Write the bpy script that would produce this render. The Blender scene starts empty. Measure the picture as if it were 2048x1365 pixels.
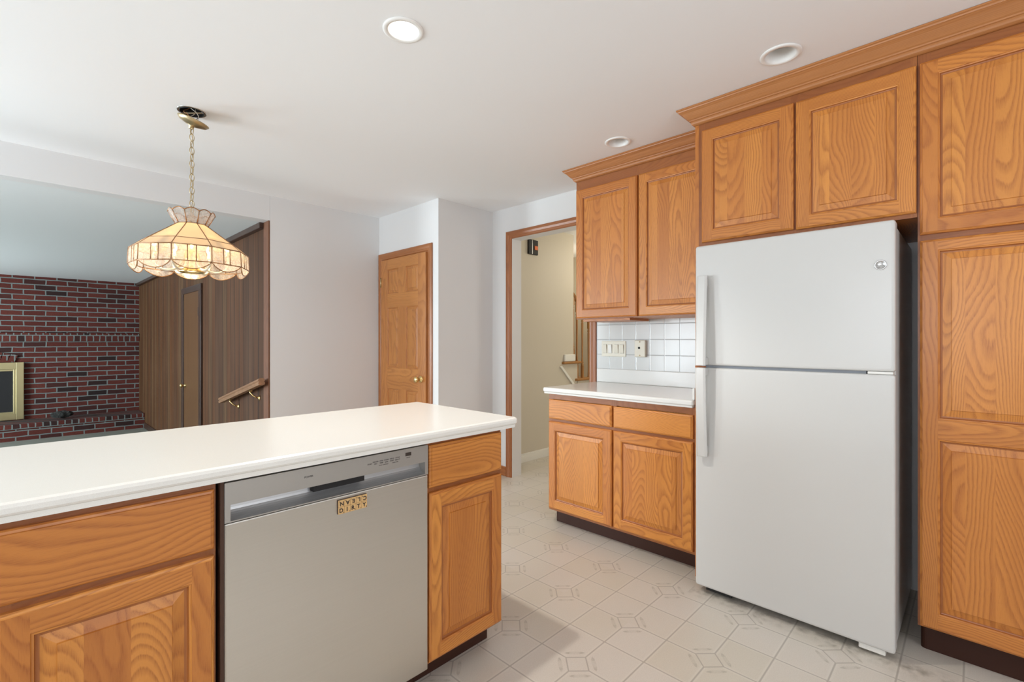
import bpy, bmesh, math, random
from mathutils import Vector, Matrix
random.seed(7)
S = bpy.context.scene
COL = S.collection

# ---------------------------------------------------------------- camera
EYE = 1.22
YAW = math.atan(926/953.5)                   # world +X lies this far right of the view axis
cam_d = bpy.data.cameras.new('camera')
cam = bpy.data.objects.new('camera', cam_d); COL.objects.link(cam)
cam_d.sensor_fit = 'HORIZONTAL'; cam_d.sensor_width = 36.0
cam_d.lens = 36.0*953.0/2048.0
cam_d.shift_y = -1.0/2048.0
cam_d.clip_start = 0.05
cam.location = (0, 0, EYE)
fwd = Vector((math.cos(YAW), math.sin(YAW), 0))
cam.rotation_euler = fwd.to_track_quat('-Z', 'Y').to_euler()
S.camera = cam
# ---------------------------------------------------------------- world, lights, exposure
w = bpy.data.worlds.new('world'); S.world = w; w.use_nodes = True
w.node_tree.nodes['Background'].inputs[0].default_value = (0.75, 0.85, 1.0, 1)
w.node_tree.nodes['Background'].inputs[1].default_value = 1.0
S.view_settings.view_transform = 'Standard'
S.view_settings.look = 'None'
S.view_settings.gamma = 1.0
S.view_settings.exposure = 0.17
try: S.view_settings.use_curve_mapping = False
except Exception: pass
S.cycles.max_bounces = 10
S.cycles.diffuse_bounces = 6
S.cycles.glossy_bounces = 4
S.cycles.transmission_bounces = 8
S.cycles.transparent_max_bounces = 16
S.cycles.sample_clamp_indirect = 6.0
S.cycles.use_denoising = True
S.cycles.blur_glossy = 0.5

def area(name, loc, size, power, color, target):
    d = bpy.data.lights.new(name, 'AREA'); d.shape = 'RECTANGLE'
    d.size, d.size_y = size; d.energy = power; d.color = color
    o = bpy.data.objects.new(name, d); COL.objects.link(o); o.location = loc
    o.rotation_euler = (Vector(target)-Vector(loc)).to_track_quat('-Z', 'Z').to_euler()
    return o
def point(name, loc, power, color, radius=.05):
    d = bpy.data.lights.new(name, 'POINT'); d.energy = power; d.color = color; d.shadow_soft_size = radius
    o = bpy.data.objects.new(name, d); COL.objects.link(o); o.location = loc
    return o
DAY = (0.93, 0.965, 1.0)
# daylight through the windows of the room
area('daylight_breakfast_window', (-2.22, 3.42, 1.25), (1.1, 2.0), 86, (0.84, 0.935, 1.0), (0, 3.0, 1.5))
area('daylight_sink_window', (-2.22, 0.35, 1.45), (1.5, 1.1), 40, (0.90, 0.95, 1.0), (0, .35, 1.7))
area('daylight_back_window', (0.8, -2.12, 1.4), (1.8, 1.3), 28, (0.95, 0.965, 1.0), (0.8, 0, 1.4))
area('daylight_family_window', (-4.12, 8.2, 1.1), (2.2, 1.6), 350, (0.84, 0.95, 1.0), (0, 8.2, 2.9))
area('daylight_hall', (4.6, 0.62, 1.4), (1.0, 1.6), 9, (1.0, .92, .78), (4.6, 3, 1.4))

# ---------------------------------------------------------------- node helpers
class G:
    """small expression layer over shader nodes"""
    def __init__(s, name, rough=.5):
        s.m = bpy.data.materials.new(name); s.m.use_nodes = True
        s.t = s.m.node_tree; s.b = s.t.nodes['Principled BSDF']; s.b.inputs['Roughness'].default_value = rough
    def n(s, typ, **k):
        x = s.t.nodes.new(typ)
        for a, b in k.items(): setattr(x, a, b)
        return x
    def put(s, sock, v):
        if isinstance(v, bpy.types.NodeSocket): s.t.links.new(v, sock)
        else: sock.default_value = v
    def m_(s, op, a, b=0.0, c=None, clamp=False):
        x = s.n('ShaderNodeMath', operation=op); x.use_clamp = clamp
        s.put(x.inputs[0], a); s.put(x.inputs[1], b)
        if c is not None: s.put(x.inputs[2], c)
        return x.outputs[0]
    def add(s, a, b): return s.m_('ADD', a, b)
    def sub(s, a, b): return s.m_('SUBTRACT', a, b)
    def mul(s, a, b): return s.m_('MULTIPLY', a, b)
    def fr(s, a): return s.m_('FRACT', a)
    def ab(s, a): return s.m_('ABSOLUTE', a)
    def lt(s, a, b): return s.m_('LESS_THAN', a, b)
    def near(s, a, at, wdt, soft):        # 1 where |a-at| < wdt, fading over soft
        d = s.ab(s.sub(a, at)); return s.ramp(d, wdt, wdt+soft, 1, 0)
    def ramp(s, v, a, b, c, d):
        x = s.n('ShaderNodeMapRange'); x.clamp = True
        s.put(x.inputs[0], v)
        for i, q in enumerate((a, b, c, d)): s.put(x.inputs[i+1], q)
        return x.outputs[0]
    def vec(s, a, b, c):
        x = s.n('ShaderNodeCombineXYZ')
        for i, q in enumerate((a, b, c)): s.put(x.inputs[i], q)
        return x.outputs[0]
    def sep(s, v):
        x = s.n('ShaderNodeSeparateXYZ'); s.put(x.inputs[0], v); return x.outputs
    def noise(s, v, scale=1., detail=2., rough=.5, dist=0.):
        x = s.n('ShaderNodeTexNoise'); s.put(x.inputs['Vector'], v)
        x.inputs['Scale'].default_value = scale; x.inputs['Detail'].default_value = detail
        x.inputs['Roughness'].default_value = rough; x.inputs['Distortion'].default_value = dist
        return x.outputs['Fac']
    def white(s, v):
        x = s.n('ShaderNodeTexWhiteNoise', noise_dimensions='3D'); s.put(x.inputs['Vector'], v); return x.outputs['Value']
    def mix(s, f, a, b, blend='MIX'):
        x = s.n('ShaderNodeMix', data_type='RGBA', blend_type=blend)
        s.put(x.inputs[0], f)
        s.put(x.inputs[6], a if isinstance(a, bpy.types.NodeSocket) else (*a, 1) if len(a) == 3 else a)
        s.put(x.inputs[7], b if isinstance(b, bpy.types.NodeSocket) else (*b, 1) if len(b) == 3 else b)
        return x.outputs[2]
    def pos(s):
        return s.n('ShaderNodeNewGeometry').outputs['Position']
    def attr(s, name):
        return s.n('ShaderNodeAttribute', attribute_name=name)
    def color(s, c): s.put(s.b.inputs['Base Color'], c if isinstance(c, bpy.types.NodeSocket) else (*c, 1))
    def bump(s, h, strength=.3, dist=.001):
        x = s.n('ShaderNodeBump'); x.inputs['Strength'].default_value = strength; x.inputs['Distance'].default_value = dist
        s.put(x.inputs['Height'], h); s.t.links.new(x.outputs[0], s.b.inputs['Normal'])
    def set(s, **k):
        for a, v in k.items(): s.put(s.b.inputs[a.replace('_', ' ')], v)
        return s
MATS = {}
def simple(name, col, rough=.5, metal=0., **k):
    g = G(name, rough); g.color(col); g.b.inputs['Metallic'].default_value = metal
    g.set(**k); MATS[name] = g.m; return g
def srgb(r, g, b):
    f = lambda c: c/12.92 if c <= .04045 else ((c+.055)/1.055)**2.4
    return tuple(f(c/255) for c in (r, g, b))

def wood(name, light, dark, red, ring=26., planks=.078, rough=.38, pore=.5, contrast=1., coat=.09, stretch=1.0):
    g = G(name, rough)
    u, d, w_ = g.sep(g.attr('gc').outputs['Vector'])
    pk = g.attr('pk').outputs['Fac']
    ou = g.n('ShaderNodeObjectInfo').outputs['Random']
    pid = g.mul(g.m_('FLOOR', g.add(g.m_('DIVIDE', u, planks), .37)), pk)
    rnd = g.white(g.vec(pid, g.mul(ou, 31.7), g.m_('FLOOR', g.mul(d, .2))))
    seed = g.add(g.mul(pid, 3.71), g.mul(ou, 50.0))
    # a stretched field whose contour lines are the growth rings
    wob = g.noise(g.vec(g.mul(u, 6.), g.add(d, seed), g.mul(w_, 9.)), 1.0, 2.)
    f = g.noise(g.vec(g.mul(u, 6.5), g.add(g.mul(d, 3.), seed), g.mul(w_, 1.15*stretch)), 1.0, 0.3, .4)
    warp = g.noise(g.vec(g.mul(u, 2.2), g.add(d, g.mul(seed, 1.3)), g.mul(w_, 2.6)), 1.0, 1.)
    f = g.add(g.mul(g.add(f, g.mul(warp, .3)), ring), g.mul(wob, .9))
    f = g.add(f, g.mul(u, g.ramp(rnd, .35, .9, 4., 120.)))
    fine = g.noise(g.vec(g.mul(u, 220.), g.mul(d, 220.), g.mul(w_, 9.)), 1.0, 1.)
    t = g.fr(g.add(f, g.mul(fine, .22)))
    line = g.ramp(t, 0., .16, 0., 1.)
    line = g.mul(line, g.ramp(t, .20, .66, 1., 0.))
    pores = g.noise(g.vec(g.mul(u, 900.), g.mul(d, 900.), g.mul(w_, 38.)), 1.0, 1.)
    line = g.mul(line, g.ramp(pores, .36, .60, 1., .45))
    mac = g.noise(g.vec(g.mul(u, 9.), g.add(d, seed), g.mul(w_, .8)), 1.0, 2.)
    base = g.mix(g.ramp(g.fr(g.mul(rnd, 7.3)), .15, .9, 0., 1.), light, red)
    base = g.mix(g.ramp(mac, .35, .7, 0., .35), base, dark)
    c = g.mix(g.mul(line, .85*contrast), base, dark)
    c = g.mix(g.mul(g.ramp(pores, .58, .72, 0., 1.), .22*pore), c, dark)
    g.color(c)
    g.set(Coat_Weight=coat, Coat_Roughness=.22)
    g.bump(g.sub(0.0, line), .12, .0006)
    MATS[name] = g.m
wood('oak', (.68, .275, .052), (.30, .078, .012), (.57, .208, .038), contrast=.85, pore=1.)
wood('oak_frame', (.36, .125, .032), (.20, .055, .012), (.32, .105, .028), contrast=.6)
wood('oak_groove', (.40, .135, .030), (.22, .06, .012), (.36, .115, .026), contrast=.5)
wood('oak_trim', (.40, .15, .05), (.21, .065, .02), (.36, .13, .045), ring=14., contrast=.7)
wood('pine', (.55, .235, .062), (.30, .10, .022), (.50, .20, .052), ring=12., contrast=.9, pore=.2, rough=.32)
wood('pine_trim', (.40, .15, .042), (.24, .075, .02), (.36, .13, .036), ring=6., contrast=.6, pore=.2, rough=.32)
wood('stair_oak', (.42, .20, .05), (.24, .10, .025), (.38, .17, .045), ring=8., contrast=.6)
wood('rail_wood', (.36, .20, .11), (.16, .08, .04), (.32, .17, .09), ring=8., contrast=.6)
wood('post_wood', (.17, .062, .024), (.09, .03, .012), (.15, .055, .02), ring=8., contrast=.6, rough=.65, coat=0.)
wood('dark_trim', (.055, .026, .016), (.02, .010, .007), (.05, .022, .014), ring=6., contrast=.6)
wood('walnut_door', (.14, .062, .018), (.07, .028, .009), (.125, .055, .016), ring=6., contrast=.7, rough=.4)

def paint(name, col, rough=.55):
    g = G(name, rough); g.color(col)
    g.bump(g.noise(g.pos(), 220., 2.), .05, .0004); MATS[name] = g.m
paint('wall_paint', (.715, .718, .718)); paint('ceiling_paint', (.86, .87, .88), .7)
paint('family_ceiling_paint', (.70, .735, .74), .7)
paint('hall_paint', (.60, .55, .45)); paint('white_trim', (.78, .77, .72), .35)

# kitchen vinyl: squares, a small diamond at every second crossing, lens-shaped motifs round it
g = G('vinyl_tile', .34)
x, y, z = g.sep(g.pos())
PX, PY = .369, .3485
ux = g.m_('DIVIDE', g.sub(x, 2.197), PX); uy = g.m_('DIVIDE', g.sub(y, 1.0745), PY)
ax = g.mul(g.ab(g.sub(g.fr(g.add(g.mul(ux, 2), .5)), .5)), PX/2)
ay = g.mul(g.ab(g.sub(g.fr(g.add(g.mul(uy, 2), .5)), .5)), PY/2)
dx = g.mul(g.ab(g.sub(g.fr(g.add(ux, .5)), .5)), PX)
dy = g.mul(g.ab(g.sub(g.fr(g.add(uy, .5)), .5)), PY)
md = g.add(dx, dy)
grid = g.ramp(g.m_('MINIMUM', ax, ay), .0014, .0042, 1, 0)
grid = g.mul(grid, g.m_('GREATER_THAN', md, .053))
grid = g.m_('MAXIMUM', grid, g.near(md, .0535, .0018, .003))
halo = g.mul(g.ramp(g.m_('MINIMUM', ax, ay), .006, .013, 1, 0), g.m_('GREATER_THAN', md, .056))
pp = g.mul(md, .7071); qq = g.ab(g.mul(g.sub(dx, dy), .7071))
e = g.add(g.m_('POWER', g.m_('DIVIDE', g.sub(pp, .064), .0085), 2), g.m_('POWER', g.m_('DIVIDE', qq, .040), 2))
lens = g.ramp(e, .75, 1.1, 1, 0)
tips = g.mul(lens, g.ramp(qq, .014, .024, .35, 1))
tips = g.mul(tips, g.ramp(g.noise(g.pos(), 150., 1.), .35, .55, .55, 1))
mott = g.noise(g.pos(), 3.5, 3.); fine = g.noise(g.pos(), 260., 2.)
tid = g.vec(g.m_('FLOOR', g.mul(ux, 2)), g.m_('FLOOR', g.mul(uy, 2)), 0)
tone = g.add(g.mul(mott, .5), g.mul(g.white(tid), .5))
c = g.mix(g.ramp(tone, .25, .75, 0, 1), (.63, .585, .525), (.60, .555, .47))
c = g.mix(g.ramp(fine, .35, .65, 0, .16), c, (.37, .325, .27))
c = g.mix(g.mul(halo, .35), c, (.68, .64, .57))
c = g.mix(g.mul(tips, .42), c, (.25, .225, .17))
c = g.mix(g.mul(grid, .50), c, (.20, .175, .145))
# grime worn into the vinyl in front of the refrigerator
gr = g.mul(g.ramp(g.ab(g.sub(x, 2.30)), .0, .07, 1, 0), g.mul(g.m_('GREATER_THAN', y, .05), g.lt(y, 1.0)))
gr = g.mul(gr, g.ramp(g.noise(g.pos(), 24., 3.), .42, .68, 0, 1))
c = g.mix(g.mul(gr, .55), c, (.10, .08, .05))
g.color(c); g.bump(g.sub(fine, g.mul(grid, .8)), .12, .0006); MATS['vinyl_tile'] = g.m

g = G('carpet', .95)
n1 = g.noise(g.pos(), 180., 3.)
g.color(g.mix(n1, (.14, .15, .125), (.27, .27, .23))); g.bump(n1, .6, .004); MATS['carpet'] = g.m

# brick: running bond on the wall plane (x, z)
def brick(name, wdt, hgt, header=False, off=0.):
    g = G(name, .9); g.set(Specular_IOR_Level=.2)
    x, y, z = g.sep(g.pos())
    b = g.n('ShaderNodeTexBrick'); b.offset = 0.5
    j1 = g.mul(g.sub(g.noise(g.pos(), 7., 2.), .5), .022)
    g.put(b.inputs['Vector'], g.vec(g.add(g.add(x, y), g.add(j1, 40.03)), g.add(g.add(z, off), g.add(20., g.mul(j1, .6))), 0))
    b.inputs['Scale'].default_value = 1.; b.inputs['Brick Width'].default_value = wdt
    b.inputs['Row Height'].default_value = hgt; b.inputs['Mortar Size'].default_value = .0085
    b.inputs['Mortar Smooth'].default_value = .25; b.inputs['Bias'].default_value = 0.
    b.inputs['Color1'].default_value = (0, 0, 0, 1); b.inputs['Color2'].default_value = (1, 1, 1, 1)
    v = g.sep(b.outputs['Color'])[0]
    n = g.noise(g.pos(), 60., 3.)
    c = g.mix(g.ramp(v, 0., .22, 0., 1.), (.024, .018, .018), (.105, .026, .021))
    c = g.mix(g.ramp(v, .4, 1., 0., 1.), c, (.14, .036, .027))
    c = g.mix(g.ramp(n, .35, .75, 0., .4), c, (.045, .018, .014))
    c = g.mix(b.outputs['Fac'], c, g.mix(n, (.16, .185, .18), (.22, .24, .23)))
    g.color(c)
    g.bump(g.add(g.mul(g.sub(1., b.outputs['Fac']), 1.), g.mul(n, .25)), .8, .008); MATS[name] = g.m
brick('brick', .243, .0800); brick('soldier_brick', .078, .15, off=.0)

# vertical plank panelling (planks along y)
g = G('wood_panelling', .62); g.set(Specular_IOR_Level=.2)
u, d, w_ = g.sep(g.attr('gc').outputs['Vector'])
v = g.n('ShaderNodeTexVoronoi', voronoi_dimensions='1D', feature='F1')
x, y, z = g.sep(g.pos())
pid = g.m_('FLOOR', g.m_('DIVIDE', g.add(y, g.mul(g.white(g.vec(g.m_('FLOOR', g.m_('DIVIDE', y, .26)), 1, 2)), .0)), .13))
r1 = g.white(g.vec(pid, 3, 1)); r2 = g.white(g.vec(pid, 9, 5))
gro = g.mul(g.ab(g.sub(g.fr(g.m_('DIVIDE', y, .13)), .5)), .13)
gro = g.ramp(gro, .0590, .0630, 0, 1)
st = g.noise(g.vec(g.mul(y, 55.), g.mul(pid, 3.), g.mul(z, .8)), 1., 3.)
c = g.mix(r1, (.118, .044, .014), (.070, .032, .015))
c = g.mix(g.mul(g.m_('GREATER_THAN', r2, .6), .8), c, (.125, .068, .030))
c = g.mix(g.ramp(st, .38, .66, 0., .7), c, (.040, .017, .007))
c = g.mix(g.ramp(g.noise(g.vec(g.mul(y, 4.), 0., g.mul(z, .9)), 1., 2.), .45, .7, 0, .4), c, (.135, .070, .036))
c = g.mix(gro, c, (.012, .007, .005))
g.color(c); g.bump(g.sub(st, g.mul(gro, 4.)), .2, .002); MATS['wood_panelling'] = g.m

# backsplash tiles on the x = const wall
g = G('wall_tile', .16)
x, y, z = g.sep(g.pos())
ay = g.mul(g.ab(g.sub(g.fr(g.add(g.m_('DIVIDE', g.sub(y, 1.2895), .1083), .5)), .5)), .1083)
az = g.mul(g.ab(g.sub(g.fr(g.add(g.m_('DIVIDE', g.sub(z, 1.0095), .1088), .5)), .5)), .1088)
mn = g.m_('MINIMUM', ay, az)
g.color(g.mix(g.ramp(mn, .0012, .0024, 1., 0.), (.63, .64, .63), (.33, .35, .36)))
g.bump(g.ramp(mn, .0005, .004, 0., 1.), .5, .001); MATS['wall_tile'] = g.m

g = G('countertop', .22)
sp = g.noise(g.pos(), 900., 1.)
g.color(g.mix(g.ramp(sp, .4, .6, 0, 1), (.80, .785, .735), (.84, .83, .785))); MATS['countertop'] = g.m
g = G('countertop_white', .16)
g.color(g.mix(g.noise(g.pos(), 900., 1.), (.70, .70, .675), (.76, .76, .74))); MATS['countertop_white'] = g.m

g = G('stainless', .30)
x, y, z = g.sep(g.pos())
br = g.noise(g.vec(g.mul(x, 2.), g.mul(y, 2.), g.mul(z, 900.)), 1., 2.)
g.color(g.mix(br, (.58, .55, .50), (.64, .61, .555))); g.set(Metallic=.92)
g.put(g.b.inputs['Roughness'], g.ramp(br, .2, .8, .30, .37)); g.b.inputs['Anisotropic'].default_value = .55
MATS['stainless'] = g.m
simple('steel_flat', (.42, .40, .37), .38, .7); simple('steel_pocket', (.50, .50, .50), .35, .7)
g = G('appliance_white', .28); g.color((.60, .592, .57))
g.bump(g.noise(g.pos(), 330., 2.), .16, .0007); MATS['appliance_white'] = g.m
simple('appliance_grey_side', (.50, .48, .45), .4)
simple('white_plastic', (.78, .77, .73), .35); simple('cream_plastic', (.70, .66, .55), .4)
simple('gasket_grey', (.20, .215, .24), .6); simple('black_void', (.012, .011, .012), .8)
simple('toe_vinyl', (.048, .017, .010), .5, Specular_IOR_Level=.25); simple('dark_interior', (.06, .025, .012), .7)
simple('brass', (.78, .58, .26), .22, 1.); simple('antique_brass', (.50, .40, .24), .35, 1.)
simple('chrome', (.70, .70, .70), .15, 1.); simple('badge_silver', (.62, .62, .62), .25, .9)
simple('bronze_came', (.36, .20, .10), .4, .8)
simple('firebox_brass', (.55, .48, .27), .35, .9); simple('black_iron', (.014, .014, .014), .65)
simple('wire_white', (.7, .68, .6), .5); simple('wire_copper', (.6, .3, .12), .4, .8)
simple('ink', (.035, .022, .015), .6); simple('ink_grey', (.13, .12, .11), .6)
simple('tile_maple', (.66, .42, .18), .5); simple('seam_brown', (.30, .10, .035), .8)
simple('orange_glass', (.75, .16, .03), .3); simple('rocker_shadow', (.45, .44, .40), .4)
simple('outside_snow', (.75, .78, .8), .9)
g = G('charred_wood', .95); n = g.noise(g.pos(), 45., 4.)
g.color(g.mix(n, (.008, .008, .008), (.05, .05, .045))); g.bump(n, 1., .02); MATS['charred_wood'] = g.m
g = G('bulb_glow', .5); g.color((1, .97, .9)); g.set(Emission_Color=(1., .95, .84, 1), Emission_Strength=5.); MATS['bulb_glow'] = g.m
g = G('warm_bulb', .5); g.color((1, .9, .7)); g.set(Emission_Color=(1., .72, .36, 1), Emission_Strength=4.); MATS['warm_bulb'] = g.m
simple('can_white', (.85, .85, .83), .4)
# thin lamp panels: translucent shell and clear glass
def panel_mat(name, col, rough, transl, clear):
    m = bpy.data.materials.new(name); m.use_nodes = True; t = m.node_tree; t.nodes.clear()
    out = t.nodes.new('ShaderNodeOutputMaterial')
    tr = t.nodes.new('ShaderNodeBsdfTranslucent'); tr.inputs[0].default_value = (*col, 1)
    df = t.nodes.new('ShaderNodeBsdfDiffuse'); df.inputs[0].default_value = (*col, 1)
    gl = t.nodes.new('ShaderNodeBsdfGlossy'); gl.inputs['Roughness'].default_value = rough
    cl = t.nodes.new('ShaderNodeBsdfTransparent'); cl.inputs[0].default_value = (1, .97, .93, 1)
    a = t.nodes.new('ShaderNodeMixShader'); a.inputs[0].default_value = transl
    b = t.nodes.new('ShaderNodeMixShader'); b.inputs[0].default_value = .08
    c = t.nodes.new('ShaderNodeMixShader')
    tc = t.nodes.new('ShaderNodeNewGeometry'); no = t.nodes.new('ShaderNodeTexNoise'); no.inputs['Scale'].default_value = 48.
    mr = t.nodes.new('ShaderNodeMapRange'); mr.inputs[1].default_value = .35; mr.inputs[2].default_value = .65
    mr.inputs[3].default_value = max(0, clear-.10); mr.inputs[4].default_value = min(1, clear+.12)
    L = t.links.new
    L(tc.outputs['Position'], no.inputs['Vector']); L(no.outputs[0], mr.inputs[0])
    if clear > 0: L(mr.outputs[0], c.inputs[0])
    else: c.inputs[0].default_value = 0
    L(df.outputs[0], a.inputs[1]); L(tr.outputs[0], a.inputs[2])
    L(a.outputs[0], b.inputs[1]); L(gl.outputs[0], b.inputs[2])
    L(b.outputs[0], c.inputs[1]); L(cl.outputs[0], c.inputs[2]); L(c.outputs[0], out.inputs[0])
    MATS[name] = m
panel_mat('capiz', (.88, .76, .60), .2, .65, 0.); panel_mat('etched_glass', (.80, .74, .70), .1, .5, .66)
panel_mat('firebox_glass', (.02, .02, .02), .05, .2, .4)

# ---------------------------------------------------------------- mesh builder
class MB:
    def __init__(s): s.v = []; s.f = []; s.mi = []; s.gc = []; s.pk = []; s.ms = []; s.sm = []
    def mid(s, m):
        if m not in s.ms: s.ms.append(m)
        return s.ms.index(m)
    def raw(s, pts, faces, mat, grain='z', pk=0, gf=None, smooth=False, seed=None):
        o = len(s.v); sd = random.random()*40 if seed is None else seed
        for p in pts:
            p = Vector(p); s.v.append(p)
            if gf: u, d, w_ = gf(p)
            elif grain == 'z': u, d, w_ = p.y, p.x, p.z
            elif grain == 'x': u, d, w_ = p.z, p.y, p.x
            else: u, d, w_ = p.z, p.x, p.y
            if pk: s.gc.append((u, d+sd, w_+sd))
            else: s.gc.append((u+sd, d+sd*.5, w_+sd))
            s.pk.append(pk)
        k = s.mid(mat)
        for f in faces: s.f.append([o+i for i in f]); s.mi.append(k); s.sm.append(smooth)
    def quad(s, pts, hint, mat, **k):
        a, b, c = Vector(pts[0]), Vector(pts[1]), Vector(pts[2])
        nrm = (b-a).cross(c-b)
        if nrm.dot(Vector(hint)) < 0: pts = pts[::-1]
        s.raw(pts, [tuple(range(len(pts)))], mat, **k)
    def box(s, lo, hi, mat, **k):
        x0, y0, z0 = [min(a, b) for a, b in zip(lo, hi)]; x1, y1, z1 = [max(a, b) for a, b in zip(lo, hi)]
        P = [(x0,y0,z0),(x1,y0,z0),(x1,y1,z0),(x0,y1,z0),(x0,y0,z1),(x1,y0,z1),(x1,y1,z1),(x0,y1,z1)]
        s.raw(P, [(0,3,2,1),(4,5,6,7),(0,1,5,4),(1,2,6,5),(2,3,7,6),(3,0,4,7)], mat, **k); return s
    def lathe(s, c, prof, mat, seg=24, axis='z', smooth=True, cap0=True, cap1=True, M=None, **k):
        c = Vector(c); P = []
        ax = {'z': (Vector((1,0,0)), Vector((0,1,0)), Vector((0,0,1))),
              'x': (Vector((0,1,0)), Vector((0,0,1)), Vector((1,0,0))),
              'y': (Vector((0,0,1)), Vector((1,0,0)), Vector((0,1,0)))}[axis]
        for r, h in prof:
            for i in range(seg):
                a = 2*math.pi*i/seg
                q = ax[0]*r*math.cos(a)+ax[1]*r*math.sin(a)+ax[2]*h
                if M: q = M @ q
                P.append(c+q)
        F = []
        for j in range(len(prof)-1):
            for i in range(seg):
                a, b = j*seg+i, j*seg+(i+1) % seg
                F.append((a, b, b+seg, a+seg))
        if cap0: F.append(tuple(reversed(range(seg))))
        if cap1: F.append(tuple((len(prof)-1)*seg+i for i in range(seg)))
        s.raw(P, F, mat, smooth=smooth, **k); return s
    def tube(s, pts, r, mat, seg=8, closed=False, smooth=True, **k):
        pts = [Vector(p) for p in pts]; n = len(pts); P = []
        rr = r if isinstance(r, (list, tuple)) else [r]*n
        up = None
        for i, p in enumerate(pts):
            a = pts[(i-1) % n] if closed or i > 0 else p
            b = pts[(i+1) % n] if closed or i < n-1 else p
            t = (b-a).normalized()
            if up is None: up = t.orthogonal().normalized()
            up = (up - t*up.dot(t)).normalized(); sd = t.cross(up)
            for j in range(seg):
                an = 2*math.pi*j/seg; P.append(p+up*rr[i]*math.cos(an)+sd*rr[i]*math.sin(an))
        F = []
        for i in range(n if closed else n-1):
            for j in range(seg):
                a, b = i*seg+j, i*seg+(j+1) % seg; c, d = ((i+1) % n)*seg+(j+1) % seg, ((i+1) % n)*seg+j
                F.append((a, b, c, d))
        if not closed: F.append(tuple(reversed(range(seg)))); F.append(tuple((n-1)*seg+j for j in range(seg)))
        s.raw(P, F, mat, smooth=smooth, **k); return s
    def build(s, name, parent=None, bev=0., seg=2, origin=None, solid=0.):
        me = bpy.data.meshes.new(name)
        if origin is None and parent is None:
            xs = [p.x for p in s.v]; ys = [p.y for p in s.v]; zs = [p.z for p in s.v]
            origin = Vector(((min(xs)+max(xs))/2, (min(ys)+max(ys))/2, min(zs)))
        if parent is not None:
            q = parent; origin = Vector((0, 0, 0))
            while q is not None: origin += q.location; q = q.parent
        origin = Vector(origin)
        me.from_pydata([p-origin for p in s.v], [], s.f)
        for m in s.ms: me.materials.append(MATS[m])
        me.polygons.foreach_set('material_index', s.mi)
        me.polygons.foreach_set('use_smooth', s.sm)
        a = me.attributes.new('gc', 'FLOAT_VECTOR', 'POINT'); a.data.foreach_set('vector', [c for q in s.gc for c in q])
        a = me.attributes.new('pk', 'FLOAT', 'POINT'); a.data.foreach_set('value', [float(q) for q in s.pk])
        me.update()
        o = bpy.data.objects.new(name, me); COL.objects.link(o)
        if parent is not None: o.parent = parent
        else: o.location = origin
        if bev:
            b = o.modifiers.new('bevel', 'BEVEL'); b.width = bev; b.segments = seg; b.limit_method = 'ANGLE'; b.angle_limit = math.radians(35)
        if solid:
            b = o.modifiers.new('solid', 'SOLIDIFY'); b.thickness = solid; b.offset = 0
        return o
def tag(o, label=None, cat=None, group=None, kind=None):
    if label: o['label'] = label
    if cat: o['category'] = cat
    if group: o['group'] = group
    if kind: o['kind'] = kind
    return o
def thing(name, loc, label, cat, group=None):
    o = bpy.data.objects.new(name, None); COL.objects.link(o); o.location = loc; o.empty_display_size = .05
    return tag(o, label, cat, group)
def struct(name, mb, label=None, **k):
    return tag(mb.build(name, **k), label, None, None, 'structure')
def box(lo, hi, mat, **k): return MB().box(lo, hi, mat, **k)

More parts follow.
